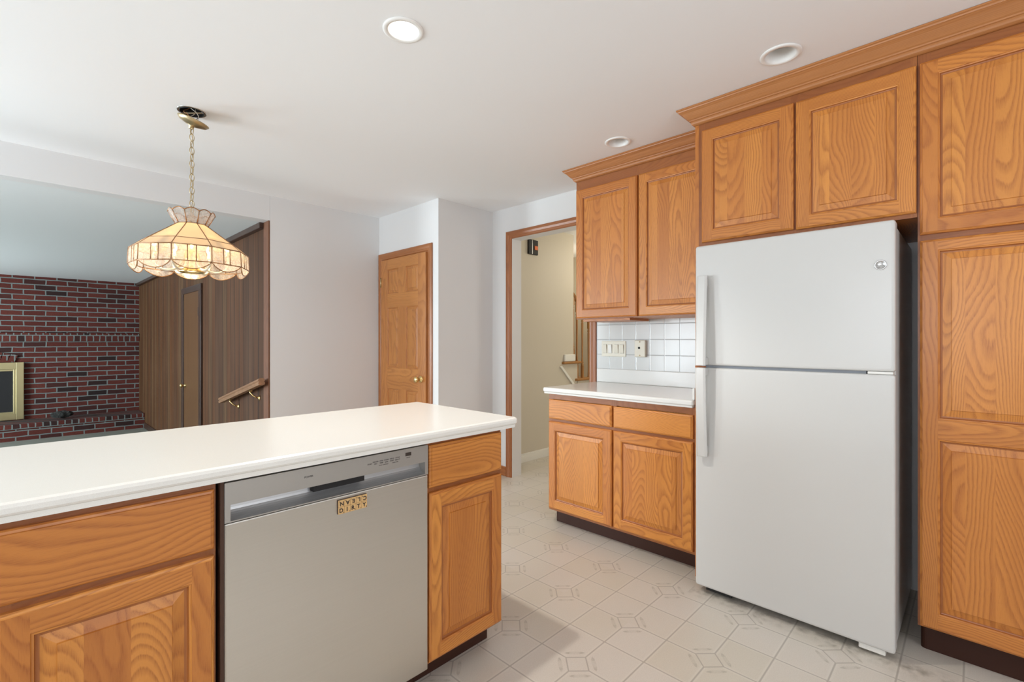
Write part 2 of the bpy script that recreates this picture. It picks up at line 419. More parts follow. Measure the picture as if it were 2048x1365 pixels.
def raised_door(mb, O, Sv, N, W, H, cols, rows, mat='oak', th=.019, lip=.008, slope=.027, panel_mat=None, grainrail=True):
    """framed door, raised panels; O bottom-left corner, Sv across, N outward. cols/rows are openings."""
    O, Sv, N = Vector(O), Vector(Sv), Vector(N); T = Vector((0, 0, 1))
    pm = panel_mat or mat
    P = lambda s, t, n: O+Sv*s+T*t+N*n
    gst = lambda p: ((p-O).dot(Sv), (p-O).dot(N), (p-O).z)
    grl = lambda p: ((p-O).z, (p-O).dot(N), (p-O).dot(Sv))
    def rect(s0, s1, t0, t1, n, gf, pk=0, m=mat, seed=None):
        mb.quad([P(s0,t0,n), P(s1,t0,n), P(s1,t1,n), P(s0,t1,n)], N, m, gf=gf, pk=pk, seed=seed)
    # outer edge
    prof = [(0, 0), (0, th-.006), (.0025, th-.0035), (lip-.002, th-.002), (lip, th)]
    for (a, na), (b, nb) in zip(prof, prof[1:]):
        for side in range(4):
            A = [(a,a),(W-a,a),(W-a,H-a),(a,H-a)]; B = [(b,b),(W-b,b),(W-b,H-b),(b,H-b)]
            i, j = side, (side+1) % 4
            hint = [-T, Sv, T, -Sv][side]+N*.7
            mb.quad([P(*A[i],na), P(*A[j],na), P(*B[j],nb), P(*B[i],nb)], hint, mat, gf=gst if side in (1, 3) else grl, seed=3.+side*2.1)
    mb.quad([P(0,0,0), P(W,0,0), P(W,H,0), P(0,H,0)], -N, mat, gf=gst)
    l, r = cols[0][0], cols[-1][1]
    if not cols or not rows:
        return
    rect(lip, l, lip, H-lip, th, gst); rect(r, W-lip, lip, H-lip, th, gst)
    tt = [lip]+[q for rw in rows for q in rw]+[H-lip]
    for i in range(0, len(tt), 2): rect(l, r, tt[i], tt[i+1], th, grl)
    for t0, t1 in rows:
        for (a, b), (c, d) in zip(cols, cols[1:]): rect(b, c, t0, t1, th, gst)
        for s0, s1 in cols:
            ring = [(0, th), (.0018, th-.0022), (.0055, th-.003), (.0075, th-.0085), (.0105, th-.0095)]
            pan = [(.0105, th-.0095), (.0135, th-.0098), (.0105+slope, th-.0044), (.0120+slope, th-.0006)]
            sd = random.random()*30
            for prf, isp in ((ring, 0), (pan, 1)):
                for (a, na), (b, nb) in zip(prf, prf[1:]):
                    A = [(s0+a,t0+a),(s1-a,t0+a),(s1-a,t1-a),(s0+a,t1-a)]; B = [(s0+b,t0+b),(s1-b,t0+b),(s1-b,t1-b),(s0+b,t1-b)]
                    for i in range(4):
                        j = (i+1) % 4
                        gf = gst if isp or i in (1, 3) else grl
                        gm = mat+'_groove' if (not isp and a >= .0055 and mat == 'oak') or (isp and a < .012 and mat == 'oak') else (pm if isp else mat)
                        mb.quad([P(*A[i],na), P(*A[j],na), P(*B[j],nb), P(*B[i],nb)], N, gm, gf=gf, pk=isp, seed=sd if isp else 5.+i)
            q, nq = pan[-1]
            rect(s0+q, s1-q, t0+q, t1-q, nq, gst, pk=1, m=pm, seed=sd)
def slab_front(mb, O, Sv, N, W, H, mat='oak', th=.019, lip=.009):
    O, Sv, N = Vector(O), Vector(Sv), Vector(N); T = Vector((0, 0, 1))
    P = lambda s, t, n: O+Sv*s+T*t+N*n
    grl = lambda p: ((p-O).z, (p-O).dot(N), (p-O).dot(Sv))
    sd = random.random()*40
    prof = [(0, 0), (0, th-.007), (.003, th-.0045), (lip-.001, th-.0035), (lip, th)]
    for (a, na), (b, nb) in zip(prof, prof[1:]):
        A = [(a,a),(W-a,a),(W-a,H-a),(a,H-a)]; B = [(b,b),(W-b,b),(W-b,H-b),(b,H-b)]
        for i in range(4):
            j = (i+1) % 4
            mb.quad([P(*A[i],na), P(*A[j],na), P(*B[j],nb), P(*B[i],nb)], [-T, Sv, T, -Sv][i]+N*.7, mat, gf=grl, seed=sd)
    mb.quad([P(lip,lip,th), P(W-lip,lip,th), P(W-lip,H-lip,th), P(lip,H-lip,th)], N, mat, gf=grl, seed=sd)
    mb.quad([P(0,0,0), P(W,0,0), P(W,H,0), P(0,H,0)], -N, mat, gf=grl)
def rrect(x0, x1, y0, y1, r, k=4):
    out = []
    for cx, cy, a0 in ((x1-r, y1-r, 0), (x0+r, y1-r, 90), (x0+r, y0+r, 180), (x1-r, y0+r, 270)):
        for i in range(k+1):
            a = math.radians(a0+90*i/k); out.append((cx+r*math.cos(a), cy+r*math.sin(a)))
    return out
def ring_stack(mb, x0, x1, y0, y1, r, levels, mat, smooth=False, **k):
    """stack of rounded rectangles, levels = (inset, z) from bottom to top, both ends closed"""
    P = []; n = 0
    for ins, z in levels:
        L = rrect(x0+ins, x1-ins, y0+ins, y1-ins, max(r-ins, .0005)); n = len(L); P += [(a, b, z) for a, b in L]
    F = []
    for j in range(len(levels)-1):
        for i in range(n): a, b = j*n+i, j*n+(i+1) % n; F.append((a, b, b+n, a+n))
    F.append(tuple(reversed(range(n)))); F.append(tuple((len(levels)-1)*n+i for i in range(n)))
    mb.raw(P, F, mat, smooth=smooth, **k)
def extrude_y(mb, prof, y0, y1, mat, e0=0., e1=0., **k):
    """profile of (x, z), swept along y; e0/e1 = miter factor on x offset at the ends"""
    n = len(prof); x0 = prof[0][0]
    P = [(x, y0+e0*(x-x0), z) for x, z in prof]+[(x, y1+e1*(x-x0), z) for x, z in prof]
    F = [(i, (i+1) % n, (i+1) % n+n, i+n) for i in range(n)]+[tuple(reversed(range(n))), tuple(range(n, 2*n))]
    mb.raw(P, F, mat, **k)
def fix_normals(o):
    bm = bmesh.new(); bm.from_mesh(o.data); bmesh.ops.recalc_face_normals(bm, faces=bm.faces); bm.to_mesh(o.data); bm.free(); return o
def text_mesh(txt, size, mat, M, name, parent, extrude=.0003, align='CENTER'):
    cu = bpy.data.curves.new(name, 'FONT'); cu.body = txt; cu.size = size; cu.extrude = extrude
    cu.offset = size*.03; cu.align_x = align; cu.align_y = 'CENTER'
    t = bpy.data.objects.new('tmp', cu); COL.objects.link(t)
    dg = bpy.context.evaluated_depsgraph_get(); me = bpy.data.meshes.new_from_object(t.evaluated_get(dg))
    bpy.data.objects.remove(t); bpy.data.curves.remove(cu)
    me.materials.clear(); me.materials.append(MATS[mat]); me.name = name
    q = parent; origin = Vector((0, 0, 0))
    while q is not None: origin += q.location; q = q.parent
    me.transform(Matrix.Translation(-origin) @ M)
    o = bpy.data.objects.new(name, me); COL.objects.link(o); o.parent = parent
    return o
def face_frame(origin, right, up):
    r, u = Vector(right).normalized(), Vector(up).normalized(); n = r.cross(u)
    return Matrix(((r.x, u.x, n.x, origin[0]), (r.y, u.y, n.y, origin[1]), (r.z, u.z, n.z, origin[2]), (0, 0, 0, 1)))

# ================================================================ SETTING
CEIL = 2.408; XW = 3.04; YF = 4.147; XL = -2.1; YB = -2.0; OPX = 1.42; HZ = 2.205; FZ = -.22; YBR = 10.37
XD = 2.42; YA = 3.205; XE = 5.6
struct('floor', box((XL-.1, YB-.1, -.05), (XE, YF+.112, 0), 'vinyl_tile'), 'beige vinyl kitchen floor with a square and diamond tile pattern')
struct('ceiling', box((XL-.1, YB-.1, CEIL), (XE, YF, CEIL+.1), 'ceiling_paint'))
# left wall with two windows (openings)
m = MB()
def wall_with_holes(m, fixed, axis, a0, a1, z0, z1, th, holes, mat):
    """wall slab; holes = (a0,a1,z0,z1) sorted along the wall"""
    def bx(p0, p1, q0, q1):
        if p1-p0 < 1e-4 or q1-q0 < 1e-4: return
        if axis == 'y': m.box((fixed, p0, q0), (fixed+th, p1, q1), mat)
        else: m.box((p0, fixed, q0), (p1, fixed+th, q1), mat)
    c = a0
    for h0, h1, g0, g1 in holes:
        bx(c, h0, z0, z1); bx(h0, h1, z0, g0); bx(h0, h1, g1, z1); c = h1
    bx(c, a1, z0, z1)
WIN = [(-.4, 1.1, .95, 2.0), (2.8, 4.04, .15, 2.2)]
wall_with_holes(m, XL, 'y', YB-.1, YF, 0, CEIL, -.1, WIN, 'wall_paint'); struct('wall_left', m)
m = MB(); wall_with_holes(m, YB, 'x', XL-.1, XE, 0, CEIL, -.1, [(-.1, 1.7, .8, 2.05)], 'wall_paint'); struct('wall_behind', m)
m = MB()
m.box((XL, YF, HZ), (OPX, YF+.112, CEIL+.1), 'wall_paint')
m.box((OPX+.001, YF, -.05), (XE, YF+.112, CEIL+.1), 'wall_paint')
m.box((XL-.1, YF, FZ), (-1.9, YF+.112, CEIL+.1), 'wall_paint')
struct('wall_far', m, 'white wall with the wide opening to the family room')
struct('wall_closet_front', box((XD, YA, 0), (XD+.1, YF, CEIL), 'wall_paint'))
struct('wall_closet_side', box((XD+.1, YA, 0), (XW+.12, YA+.1, CEIL), 'wall_paint'))
m = MB(); wall_with_holes(m, XW, 'y', YB, YA, 0, CEIL, .12, [(2.12, 2.952, 0, 2.125)], 'wall_paint'); struct('wall_right', m)
# hall behind the doorway
m = MB(); m.box((XW+.12, 3.24, 0), (4.33, 3.34, CEIL), 'hall_paint'); struct('wall_hall', m)
struct('wall_hall_end', box((5.5, .5, 0), (5.6, YF, CEIL), 'hall_paint'))
struct('wall_stairwell', box((XD+.1, YF-.012, 0), (5.5, YF-.001, CEIL), 'hall_paint'))
m = MB(); m.box((XW+.12, .5, 0), (4.1, .6, CEIL), 'hall_paint').box((5.1, .5, 0), (5.5, .6, CEIL), 'hall_paint').box((4.1, .5, 2.1), (5.1, .6, CEIL), 'hall_paint'); struct('wall_hall_near', m)
m = MB()
m.box((XW+.12, 3.228, 0), (4.33, 3.24, .075), 'white_trim', grain='x').box((XW+.12, 3.232, .075), (4.33, 3.24, .088), 'white_trim', grain='x')
struct('baseboard_hall', m, bev=.002)
# family room, one step down
struct('floor', box((-4.1, YF+.112, FZ-.05), (OPX+.1, YBR+.1, FZ), 'carpet'), 'grey-green carpet of the sunken family room')
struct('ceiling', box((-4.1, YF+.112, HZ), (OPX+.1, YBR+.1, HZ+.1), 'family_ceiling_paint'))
struct('wall_panelled', box((OPX, YF+.112, FZ), (OPX+.1, YBR+.1, HZ), 'wood_panelling'), 'brown vertical plank panelled wall of the family room')
struct('wall_brick', box((-4.1, YBR, FZ), (OPX, YBR+.1, HZ), 'brick'), 'red brick fireplace wall')
m = MB(); wall_with_holes(m, -4.0, 'y', YF+.112, YBR+.1, FZ, HZ, -.1, [(7.05, 9.35, .3, 1.9)], 'wall_paint'); struct('wall_family_left', m)
struct('wall_family_near', box((-4.1, YF, FZ), (XL-.1, YF+.112, HZ+.1), 'wall_paint'))
struct('trim_1', box((OPX-.045, YF+.113, HZ-.048), (OPX, YBR-.001, HZ), 'dark_trim', grain='y'), 'dark brown crown strip along the panelled wall', bev=.006)
struct('trim_2', box((OPX-.012, YF-.001, FZ), (OPX+.0008, YF+.112, HZ), 'post_wood'), 'reddish wood corner post at the family room opening', bev=.003)
struct('baseboard_family', box((OPX-.014, YF+.113, FZ), (OPX, 9.82, FZ+.09), 'dark_trim', grain='y'), bev=.003)
# windows outside the photograph that let the daylight in
def window(n, axis, fixed, a0, a1, z0, z1, th):
    m = MB()
    def bx(p0, p1, q0, q1, t=.05):
        if axis == 'y': m.box((fixed-t, p0, q0), (fixed+.015, p1, q1), 'white_trim')
        else: m.box((p0, fixed-t, q0), (p1, fixed+.015, q1), 'white_trim')
    f = .045
    bx(a0, a0+f, z0, z1); bx(a1-f, a1, z0, z1); bx(a0+f, a1-f, z0, z0+f); bx(a0+f, a1-f, z1-f, z1)
    c = (a0+a1)/2; bx(c-.02, c+.02, z0+f, z1-f, .03)
    struct('window_%d' % n, m, bev=.003)
window(1, 'y', XL, -.4, 1.1, .95, 2.0, 0); window(2, 'y', XL, 2.8, 4.04, .15, 2.2, 0)
window(3, 'x', YB, -.1, 1.7, .8, 2.05, 0); window(4, 'y', -4.0, 7.05, 9.35, .3, 1.9, 0)

# ---- doorway casing (wood) in the right wall
def casing(name, X, y0, y1, ztop, wd, th, mat, label, side=-1, legs=(1, 1), zb=0.):
    """mitred casing on an x = const wall; y0..y1 inner opening"""
    m = MB(); t = side*th
    prof = [(0, .30), (.12, .62), (.30, .62), (.36, .78), (.62, 1.0), (.88, .92), (1.0, .70)]
    pts = [(q*wd, X+t*h) for q, h in prof]
    def strip(A, B, gr):
        for (a0, a1), (b0, b1) in zip(zip(A, A[1:]), zip(B, B[1:])):
            m.quad([a0, a1, b1, b0], (side, 0, .01), mat, grain=gr, seed=4. if gr == 'z' else 9.)
    for sgn, yy, on in ((-1, y0, legs[0]), (1, y1, legs[1])):
        if not on: continue
        A = [(X, yy, zb)]+[(x, yy+sgn*o, zb) for o, x in pts]+[(X, yy+sgn*wd, zb)]
        B = [(X, yy, ztop)]+[(x, yy+sgn*o, ztop+o) for o, x in pts]+[(X, yy+sgn*wd, ztop+wd)]
        for (a0, a1), (b0, b1) in zip(zip(A, A[1:]), zip(B, B[1:])):
            hint = Vector((side, 0, 0))
            if a0[0] == X: hint = Vector((0, -sgn, 0))
            if a1[0] == X: hint = Vector((0, sgn, 0))
            m.quad([a0, a1, b1, b0], hint, mat, grain='z', seed=4.)
        m.quad([A[0]]+A[1:-1]+[A[-1]], (0, 0, -1), mat)
    A = [(X, y0, ztop)]+[(x, y0-o, ztop+o) for o, x in pts]+[(X, y0-wd, ztop+wd)]
    B = [(X, y1, ztop)]+[(x, y1+o, ztop+o) for o, x in pts]+[(X, y1+wd, ztop+wd)]
    for (a0, a1), (b0, b1) in zip(zip(A, A[1:]), zip(B, B[1:])):
        hint = Vector((side, 0, 0))
        if a0[0] == X: hint = Vector((0, 0, -1))
        if a1[0] == X: hint = Vector((0, 0, 1))
        m.quad([a0, a1, b1, b0], hint, mat, grain='y', seed=9.)
    return struct(name, m, label)
casing('trim_3', XW, 2.12, 2.952, 2.125, .066, .018, 'oak_trim', 'wood casing round the doorway to the hall')
struct('baseboard_right', box((XW-.014, 3.02, 0), (XW, YA-.001, .085), 'oak_trim', grain='y'), 'short wood baseboard left of the doorway', bev=.003)
struct('baseboard_closet', box((XD+.1, YA-.012, 0), (XW-.015, YA, .085), 'oak_trim', grain='x'), bev=.003)
casing('trim_4', XD, 3.345, 4.080, 1.985, .062, .016, 'pine_trim', 'wood casing round the six panel door')
m = MB(); m.box((XD-.004, 3.345, 0), (XD+.02, 3.352, 1.985), 'pine_trim').box((XD-.004, 4.073, 0), (XD+.02, 4.080, 1.985), 'pine_trim').box((XD-.004, 3.352, 1.979), (XD+.02, 4.073, 1.985), 'pine_trim', grain='y')
struct('trim_5', m, 'wood jamb of the six panel door')

# ---- six panel pine door
m = MB(); YD0, YD1 = 3.353, 4.072; WD = YD1-YD0
raised_door(m, (XD-.001, YD1, .012), (0, -1, 0), (-1, 0, 0), WD, 1.966,
            [(.112, .112+.186), (.112+.186+.122, .112+.186+.122+.186)], [(.20, .765), (.955, 1.515), (1.642, 1.875)], 'pine', th=.022, lip=.002, slope=.022)
door1 = struct('door_1', m, 'light pine six panel interior door, closed')
m = MB(); yk, zk = 3.424, .885
m.lathe((XD-.023, yk, zk), [(.031, 0), (.031, -.004), (.026, -.008), (.014, -.010), (.011, -.016), (.011, -.028), (.020, -.034), (.027, -.044), (.028, -.052), (.024, -.060), (.012, -.065)], 'brass', axis='x', seg=28)
tag(m.build('door_knob', door1), 'round polished brass knob')
for zz in (1.772, .20):
    m = MB(); m.box((XD-.0245, 4.068, zz-.04), (XD-.020, 4.084, zz+.04), 'antique_brass'); m.lathe((XD-.026, 4.076, zz-.045), [(.005, 0), (.005, .09)], 'antique_brass', seg=10)
    m.build('hinge', door1)

# ---- plain dark door of the family room
m = MB(); m.box((OPX-.012, 6.33, FZ), (OPX-.001, 7.05, 1.79), 'walnut_door')
d2 = struct('door_2', m, 'plain brown flush door in the panelled wall')
m = MB(); m.lathe((OPX-.012, 6.985, .665), [(.024, 0), (.024, -.004), (.011, -.012), (.011, -.026), (.024, -.034), (.027, -.045), (.020, -.056)], 'brass', axis='x', seg=20); m.build('door_knob', d2)
m = MB(); m.box((OPX-.02, 6.322, 1.50), (OPX-.012, 6.350, 1.60), 'black_iron'); m.build('hinge', d2)
struct('trim_6', MB().box((OPX-.022, 7.05, FZ), (OPX-.001, 7.15, 1.79), 'dark_trim').box((OPX-.022, 6.225, FZ), (OPX-.001, 6.325, 1.79), 'dark_trim').box((OPX-.022, 6.225, 1.79), (OPX-.001, 7.15, 1.865), 'dark_trim', grain='y'), 'dark casing round the family room door', bev=.003)

# ================================================================ FAMILY ROOM THINGS
t = thing('brick_hearth', (-1.3, 10.1, FZ), 'raised red brick hearth along the foot of the brick fireplace wall', 'hearth')
box((-4.0, 9.84, FZ), (OPX-.002, YBR-.001, -.055), 'brick').build('base_courses', t)
box((-4.0, 9.825, -.055), (OPX-.002, YBR-.001, .02), 'soldier_brick').build('capping_bricks', t, bev=.006)
tag(box((-4.0, YBR-.05, 1.205), (OPX-.002, YBR-.001, 1.335), 'soldier_brick').build('brick_ledge', bev=.006), 'projecting band of upright bricks across the brick fireplace wall', 'ledge')
m = MB()
for i in range(11):
    a = math.radians(72+i*3.6); r0, r1 = 1.20, 1.305; cx, cz = -.476, -.235
    for_ = [(cx+r*math.cos(a+d), YBR-.02, cz+r*math.sin(a+d)) for r, d in ((r0,-.028),(r1,-.028),(r1,.028),(r0,.028))]
    back = [(x, YBR-.001, z) for x, _, z in for_]
    m.raw(for_+back, [(0,1,2,3),(7,6,5,4),(0,4,5,1),(1,5,6,2),(2,6,7,3),(3,7,4,0)], 'soldier_brick')
tag(fix_normals(m.build('brick_arch')), 'shallow arch of radiating bricks above the brass fireplace surround', 'arch')
t = thing('fireplace_insert', (-.45, YBR-.03, .03), 'brass framed fireplace insert with dark glass doors set in the brick wall', 'fireplace')
m = MB(); X0, X1 = -.98, .028
m.box((X1-.085, YBR-.045, .03), (X1, YBR-.001, .89), 'firebox_brass').box((X0, YBR-.045, .03), (X0+.085, YBR-.001, .89), 'firebox_brass')
m.box((X0+.085, YBR-.045, .79), (X1-.085, YBR-.001, .89), 'firebox_brass').box((X0+.085, YBR-.045, .03), (X1-.085, YBR-.001, .12), 'firebox_brass')
m.build('brass_surround', t, bev=.004)
m = MB(); a, b = X0+.085, X1-.085
m.box((b-.03, YBR-.035, .12), (b, YBR-.012, .79), 'firebox_brass').box((a, YBR-.035, .12), (a+.03, YBR-.012, .79), 'firebox_brass').box((a+.03, YBR-.035, .12), (b-.03, YBR-.012, .15), 'firebox_brass').box((a+.03, YBR-.035, .76), (b-.03, YBR-.012, .79), 'firebox_brass')
m.build('door_frame', t, bev=.003)
box((a+.03, YBR-.020, .15), (b-.03, YBR-.014, .76), 'black_void').build('glass_panel', t)
bm = bmesh.new(); bmesh.ops.create_icosphere(bm, subdivisions=4, radius=1.)
for v in bm.verts:
    n = math.sin(v.co.x*7+v.co.y*5)*.08+math.sin(v.co.z*13+v.co.x*9)*.06+random.uniform(-.05, .05)
    v.co = Vector((v.co.x*.125, v.co.y*.06, v.co.z*.055))*(1+n)
me = bpy.data.meshes.new('charred_log'); bm.to_mesh(me); bm.free(); me.materials.append(MATS['charred_wood'])
o = bpy.data.objects.new('charred_log', me); COL.objects.link(o); o.location = (.43, 10.0, .090)
tag(o, 'small charred black log lying on the brick hearth', 'log')

# handrail on the panelled wall
ra, rb = Vector((OPX-.065, 5.26, .635)), Vector((OPX-.065, 4.14, .885))
t = thing('stair_handrail', (OPX, 4.7, .60), 'short sloping wooden handrail on brass brackets, fixed to the panelled wall', 'handrail')
m = MB(); d = (rb-ra).normalized(); up = Vector((1, 0, 0)).cross(d); up = up if up.z > 0 else -up
prof = [(-.022,-.024),(.022,-.024),(.026,-.008),(.020,.002),(.027,.012),(.022,.026),(.010,.032),(-.010,.032),(-.022,.026),(-.027,.012),(-.020,.002),(-.026,-.008)]
P = [p+Vector((1,0,0))*a+up*b for p in (ra, rb) for a, b in prof]; n = len(prof)
m.raw(P, [(i, (i+1) % n, (i+1) % n+n, i+n) for i in range(n)]+[tuple(reversed(range(n))), tuple(range(n, 2*n))], 'rail_wood', grain='y')
fix_normals(m.build('rail', t, bev=.001))
for yy in (4.98, 4.42):
    f = (5.26-yy)/(5.26-4.14); zz = .635+.25*f
    m = MB(); m.tube([(OPX-.065, yy+.02, zz-.027), (OPX-.062, yy, zz-.05), (OPX-.045, yy-.02, zz-.075), (OPX-.01, yy-.03, zz-.095)], .006, 'brass')
    m.lathe((OPX-.001, yy-.03, zz-.095), [(.022, 0), (.022, -.004), (.012, -.010)], 'brass', axis='x', seg=16)
    m.box((OPX-.072, yy-.03, zz-.034), (OPX-.056, yy+.04, zz-.026), 'brass'); m.build('bracket', t)

# ================================================================ HALL THINGS
t = thing('staircase', (4.5, 3.3, 0), 'oak staircase with turned balusters seen through the doorway', 'staircase')
def baluster(x, zt, ztop):
    m = MB(); h = ztop-zt
    m.box((x-.013, 3.255, zt), (x+.013, 3.281, zt+.17*h), 'stair_oak')
    pr = [(.015,.17),(.017,.19),(.011,.205),(.016,.222),(.012,.24),(.009,.30),(.011,.55),(.013,.80),(.009,.82),(.015,.835),(.010,.85),(.011,.87)]
    m.lathe((x, 3.268, zt), [(r, q*h) for r, q in pr], 'stair_oak', seg=12)
    m.box((x-.012, 3.256, zt+.87*h), (x+.012, 3.280, ztop), 'stair_oak'); m.build('baluster', t)
STEPS = [(4.12, 4.445, .987), (4.36, 4.68, .790), (4.60, 4.92, .593), (4.84, 5.16, .396), (5.08, 5.40, .199)]
for a, b, zt in STEPS:
    box((a, 3.205, zt-.028), (b, YF-.02, zt), 'stair_oak', grain='x').build('tread', t, bev=.010)
    box((b-.045, 3.25, zt-.197), (b-.030, YF-.02, zt-.029), 'white_trim').build('riser', t)
m = MB()
for i, (a, b, zt) in enumerate(STEPS):
    a2 = 4.331 if i == 0 else a+.05
    m.box((a2, 3.241, 0), (b-.046, 3.262, zt-.029), 'hall_paint')
m.build('side_panel', t)
m = MB(); m.raw([(4.075, 3.224, .935), (4.105, 3.224, .945), (4.93, 3.224, .19), (4.90, 3.224, .17), (4.075, 3.2385, .935), (4.105, 3.2385, .945), (4.93, 3.2385, .19), (4.90, 3.2385, .17)],
      [(0,1,2,3),(7,6,5,4),(0,4,5,1),(1,5,6,2),(2,6,7,3),(3,7,4,0)], 'white_trim')
fix_normals(m.build('stringer_trim', t, bev=.003))
box((4.145, 3.212, .988), (4.332, 3.2395, 1.066), 'white_trim').build('end_block', t, bev=.008)
for x, zt in ((4.358, .987), (4.43, .79), (4.535, .79), (4.66, .593), (4.78, .593)):
    baluster(x, zt, 1.73-(x-4.34)*.80)
m = MB(); m.tube([(4.342, 3.268, 1.75), (4.95, 3.268, 1.263), (5.30, 3.268, .983)], .024, 'stair_oak', seg=10, gf=lambda p: (p.y, p.z+p.x*.8, p.x)); m.build('handrail', t)

t = thing('door_chime_box', (3.62, 3.24, 2.09), 'small black box with an orange window high on the hall wall beyond the doorway', 'wall box')
m = MB(); m.box((3.560, 3.218, 2.095), (3.612, 3.239, 2.245), 'black_iron').box((3.624, 3.218, 2.095), (3.70, 3.239, 2.245), 'black_iron'); m.build('housing', t, bev=.004)
box((3.612, 3.222, 2.10), (3.624, 3.239, 2.24), 'chrome').build('divider', t)
box((3.645, 3.212, 2.145), (3.690, 3.219, 2.185), 'orange_glass').build('window', t, bev=.001)

# ================================================================ PENINSULA
PF = 1.357    # face frame plane (faces -y); doors stand 19 mm proud
t = thing('base_cabinet', (-.1, 1.65, 0), 'oak base cabinet with one wide drawer and door, left of the dishwasher', 'cabinet')
def pen_cab(t, x0, x1, dr, do, toe_x1, tx0=None):
    m = MB(); m.box((x0+.001, PF+.019, .10), (x1-.001, 1.95, .871), 'oak', grain='z')
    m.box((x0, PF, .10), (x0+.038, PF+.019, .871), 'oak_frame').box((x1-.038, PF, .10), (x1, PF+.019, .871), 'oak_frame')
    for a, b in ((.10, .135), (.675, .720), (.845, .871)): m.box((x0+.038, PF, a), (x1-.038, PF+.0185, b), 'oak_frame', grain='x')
    m.build('carcass', t)
    m = MB(); slab_front(m, (dr[0], PF, dr[2]), (1, 0, 0), (0, -1, 0), dr[1]-dr[0], dr[3]-dr[2]); m.build('drawer_front', t)
    m = MB(); W, H = do[1]-do[0], do[3]-do[2]; raised_door(m, (do[0], PF, do[2]), (1, 0, 0), (0, -1, 0), W, H, [(.048, W-.048)], [(.050, H-.050)]); m.build('door', t)
    box((x0 if tx0 is None else tx0, 1.432, 0), (toe_x1, 1.452, .10), 'toe_vinyl').build('toe_kick', t, bev=.004)
pen_cab(t, -.052, .337, (-.040, .331, .707, .853), (-.036, .331, .118, .690), .345)
t = thing('base_cabinet', (1.15, 1.65, 0), 'narrow oak base cabinet with a drawer over a raised panel door at the peninsula end', 'cabinet')
pen_cab(t, .968, 1.330, (.975, 1.323, .711, .858), (.975, 1.323, .112, .694), 1.330)
t = thing('base_cabinet', (-.9, 1.65, 0), 'oak base cabinet at the left end of the peninsula', 'cabinet')
pen_cab(t, -.66, -.054, (-.648, -.066, .707, .853), (-.648, -.066, .118, .690), -.054)
m = MB(); ring_stack(m, -.70, 1.394, 1.315, 2.016, .018,
    [(.012, .872), (.008, .872), (.007, .884), (.0025, .887), (.0, .891), (.0, .901), (.0025, .908), (.009, .912)], 'countertop')
tag(m.build('countertop'), 'long off-white peninsula countertop above the dishwasher', 'countertop')

# ---- dishwasher
DX0, DX1, DF = .352, .9655, 1.337
t = thing('dishwasher', (.66, 1.6, 0), 'stainless steel dishwasher with a pocket handle, built into the peninsula', 'dishwasher')
m = MB(); m.box((DX0+.004, DF+.05, .10), (DX1-.004, 1.93, .855), 'black_iron'); m.build('tub', t)
box((.3435, DF+.004, .098), (.3515, DF+.07, .868), 'dark_interior').build('side_filler', t)
m = MB(); m.box((DX0, DF, .098), (DX1, DF+.048, .762), 'stainless'); m.build('door_panel', t, bev=.004)
# control band with the recessed pocket
m = MB(); y0 = DF; px0, px1, pz0, pz1 = DX0+.013, DX1-.012, .767, .808
zb, zt = .7635, .864
def qd(p, h, mt): m.quad(p, h, mt, grain='x')
F_ = (0, -1, 0)
qd([(DX0,y0,zb),(px0,y0,zb),(px0,y0,zt),(DX0,y0,zt)], F_, 'steel_flat'); qd([(px1,y0,zb),(DX1,y0,zb),(DX1,y0,zt),(px1,y0,zt)], F_, 'steel_flat')
qd([(px0,y0,pz1),(px1,y0,pz1),(px1,y0,zt),(px0,y0,zt)], F_, 'steel_flat'); qd([(px0,y0,zb),(px1,y0,zb),(px1,y0,pz0),(px0,y0,pz0)], F_, 'steel_flat')
qd([(DX0,y0,zt),(DX1,y0,zt),(DX1,y0+.05,zt),(DX0,y0+.05,zt)], (0,0,1), 'steel_flat')
qd([(DX0,y0,zb),(DX0,y0,zt),(DX0,y0+.05,zt),(DX0,y0+.05,zb)], (-1,0,0), 'steel_flat'); qd([(DX1,y0,zb),(DX1,y0,zt),(DX1,y0+.05,zt),(DX1,y0+.05,zb)], (1,0,0), 'steel_flat')
qd([(DX0,y0,zb),(DX1,y0,zb),(DX1,y0+.05,zb),(DX0,y0+.05,zb)], (0,0,-1), 'steel_flat')
m.build('control_panel', t)
m = MB(); prev = None
for k in range(9):
    a = k/8*math.pi/2; yy = y0+.001+.034*math.sin(a); z = pz0+.030*(1-math.cos(a))
    if prev: m.quad([(px0,prev[0],prev[1]),(px1,prev[0],prev[1]),(px1,yy,z),(px0,yy,z)], (0,-1,1), 'steel_pocket', smooth=True)
    prev = (yy, z)
m.quad([(px0,prev[0],prev[1]),(px1,prev[0],prev[1]),(px1,y0+.035,pz1+.01),(px0,y0+.035,pz1+.01)], F_, 'steel_pocket')
m.quad([(px0,y0,pz1),(px1,y0,pz1),(px1,y0+.035,pz1+.01),(px0,y0+.035,pz1+.01)], (0,0,-1), 'steel_pocket')
m.quad([(px0,y0,pz0),(px0,y0+.035,pz0),(px0,y0+.035,pz1+.01),(px0,y0,pz1)], (1,0,0), 'steel_flat'); m.quad([(px1,y0,pz0),(px1,y0+.035,pz0),(px1,y0+.035,pz1+.01),(px1,y0,pz1)], (-1,0,0), 'steel_flat')
m.build('pocket_handle', t)
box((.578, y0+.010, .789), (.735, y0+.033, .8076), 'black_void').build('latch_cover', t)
FM = lambda x, z, y=DF-.0002: face_frame((x, y, z), (1, 0, 0), (0, 0, 1))
text_mesh('POWER', .0072, 'ink_grey', FM(.5605, .8385), 'control_label', t)
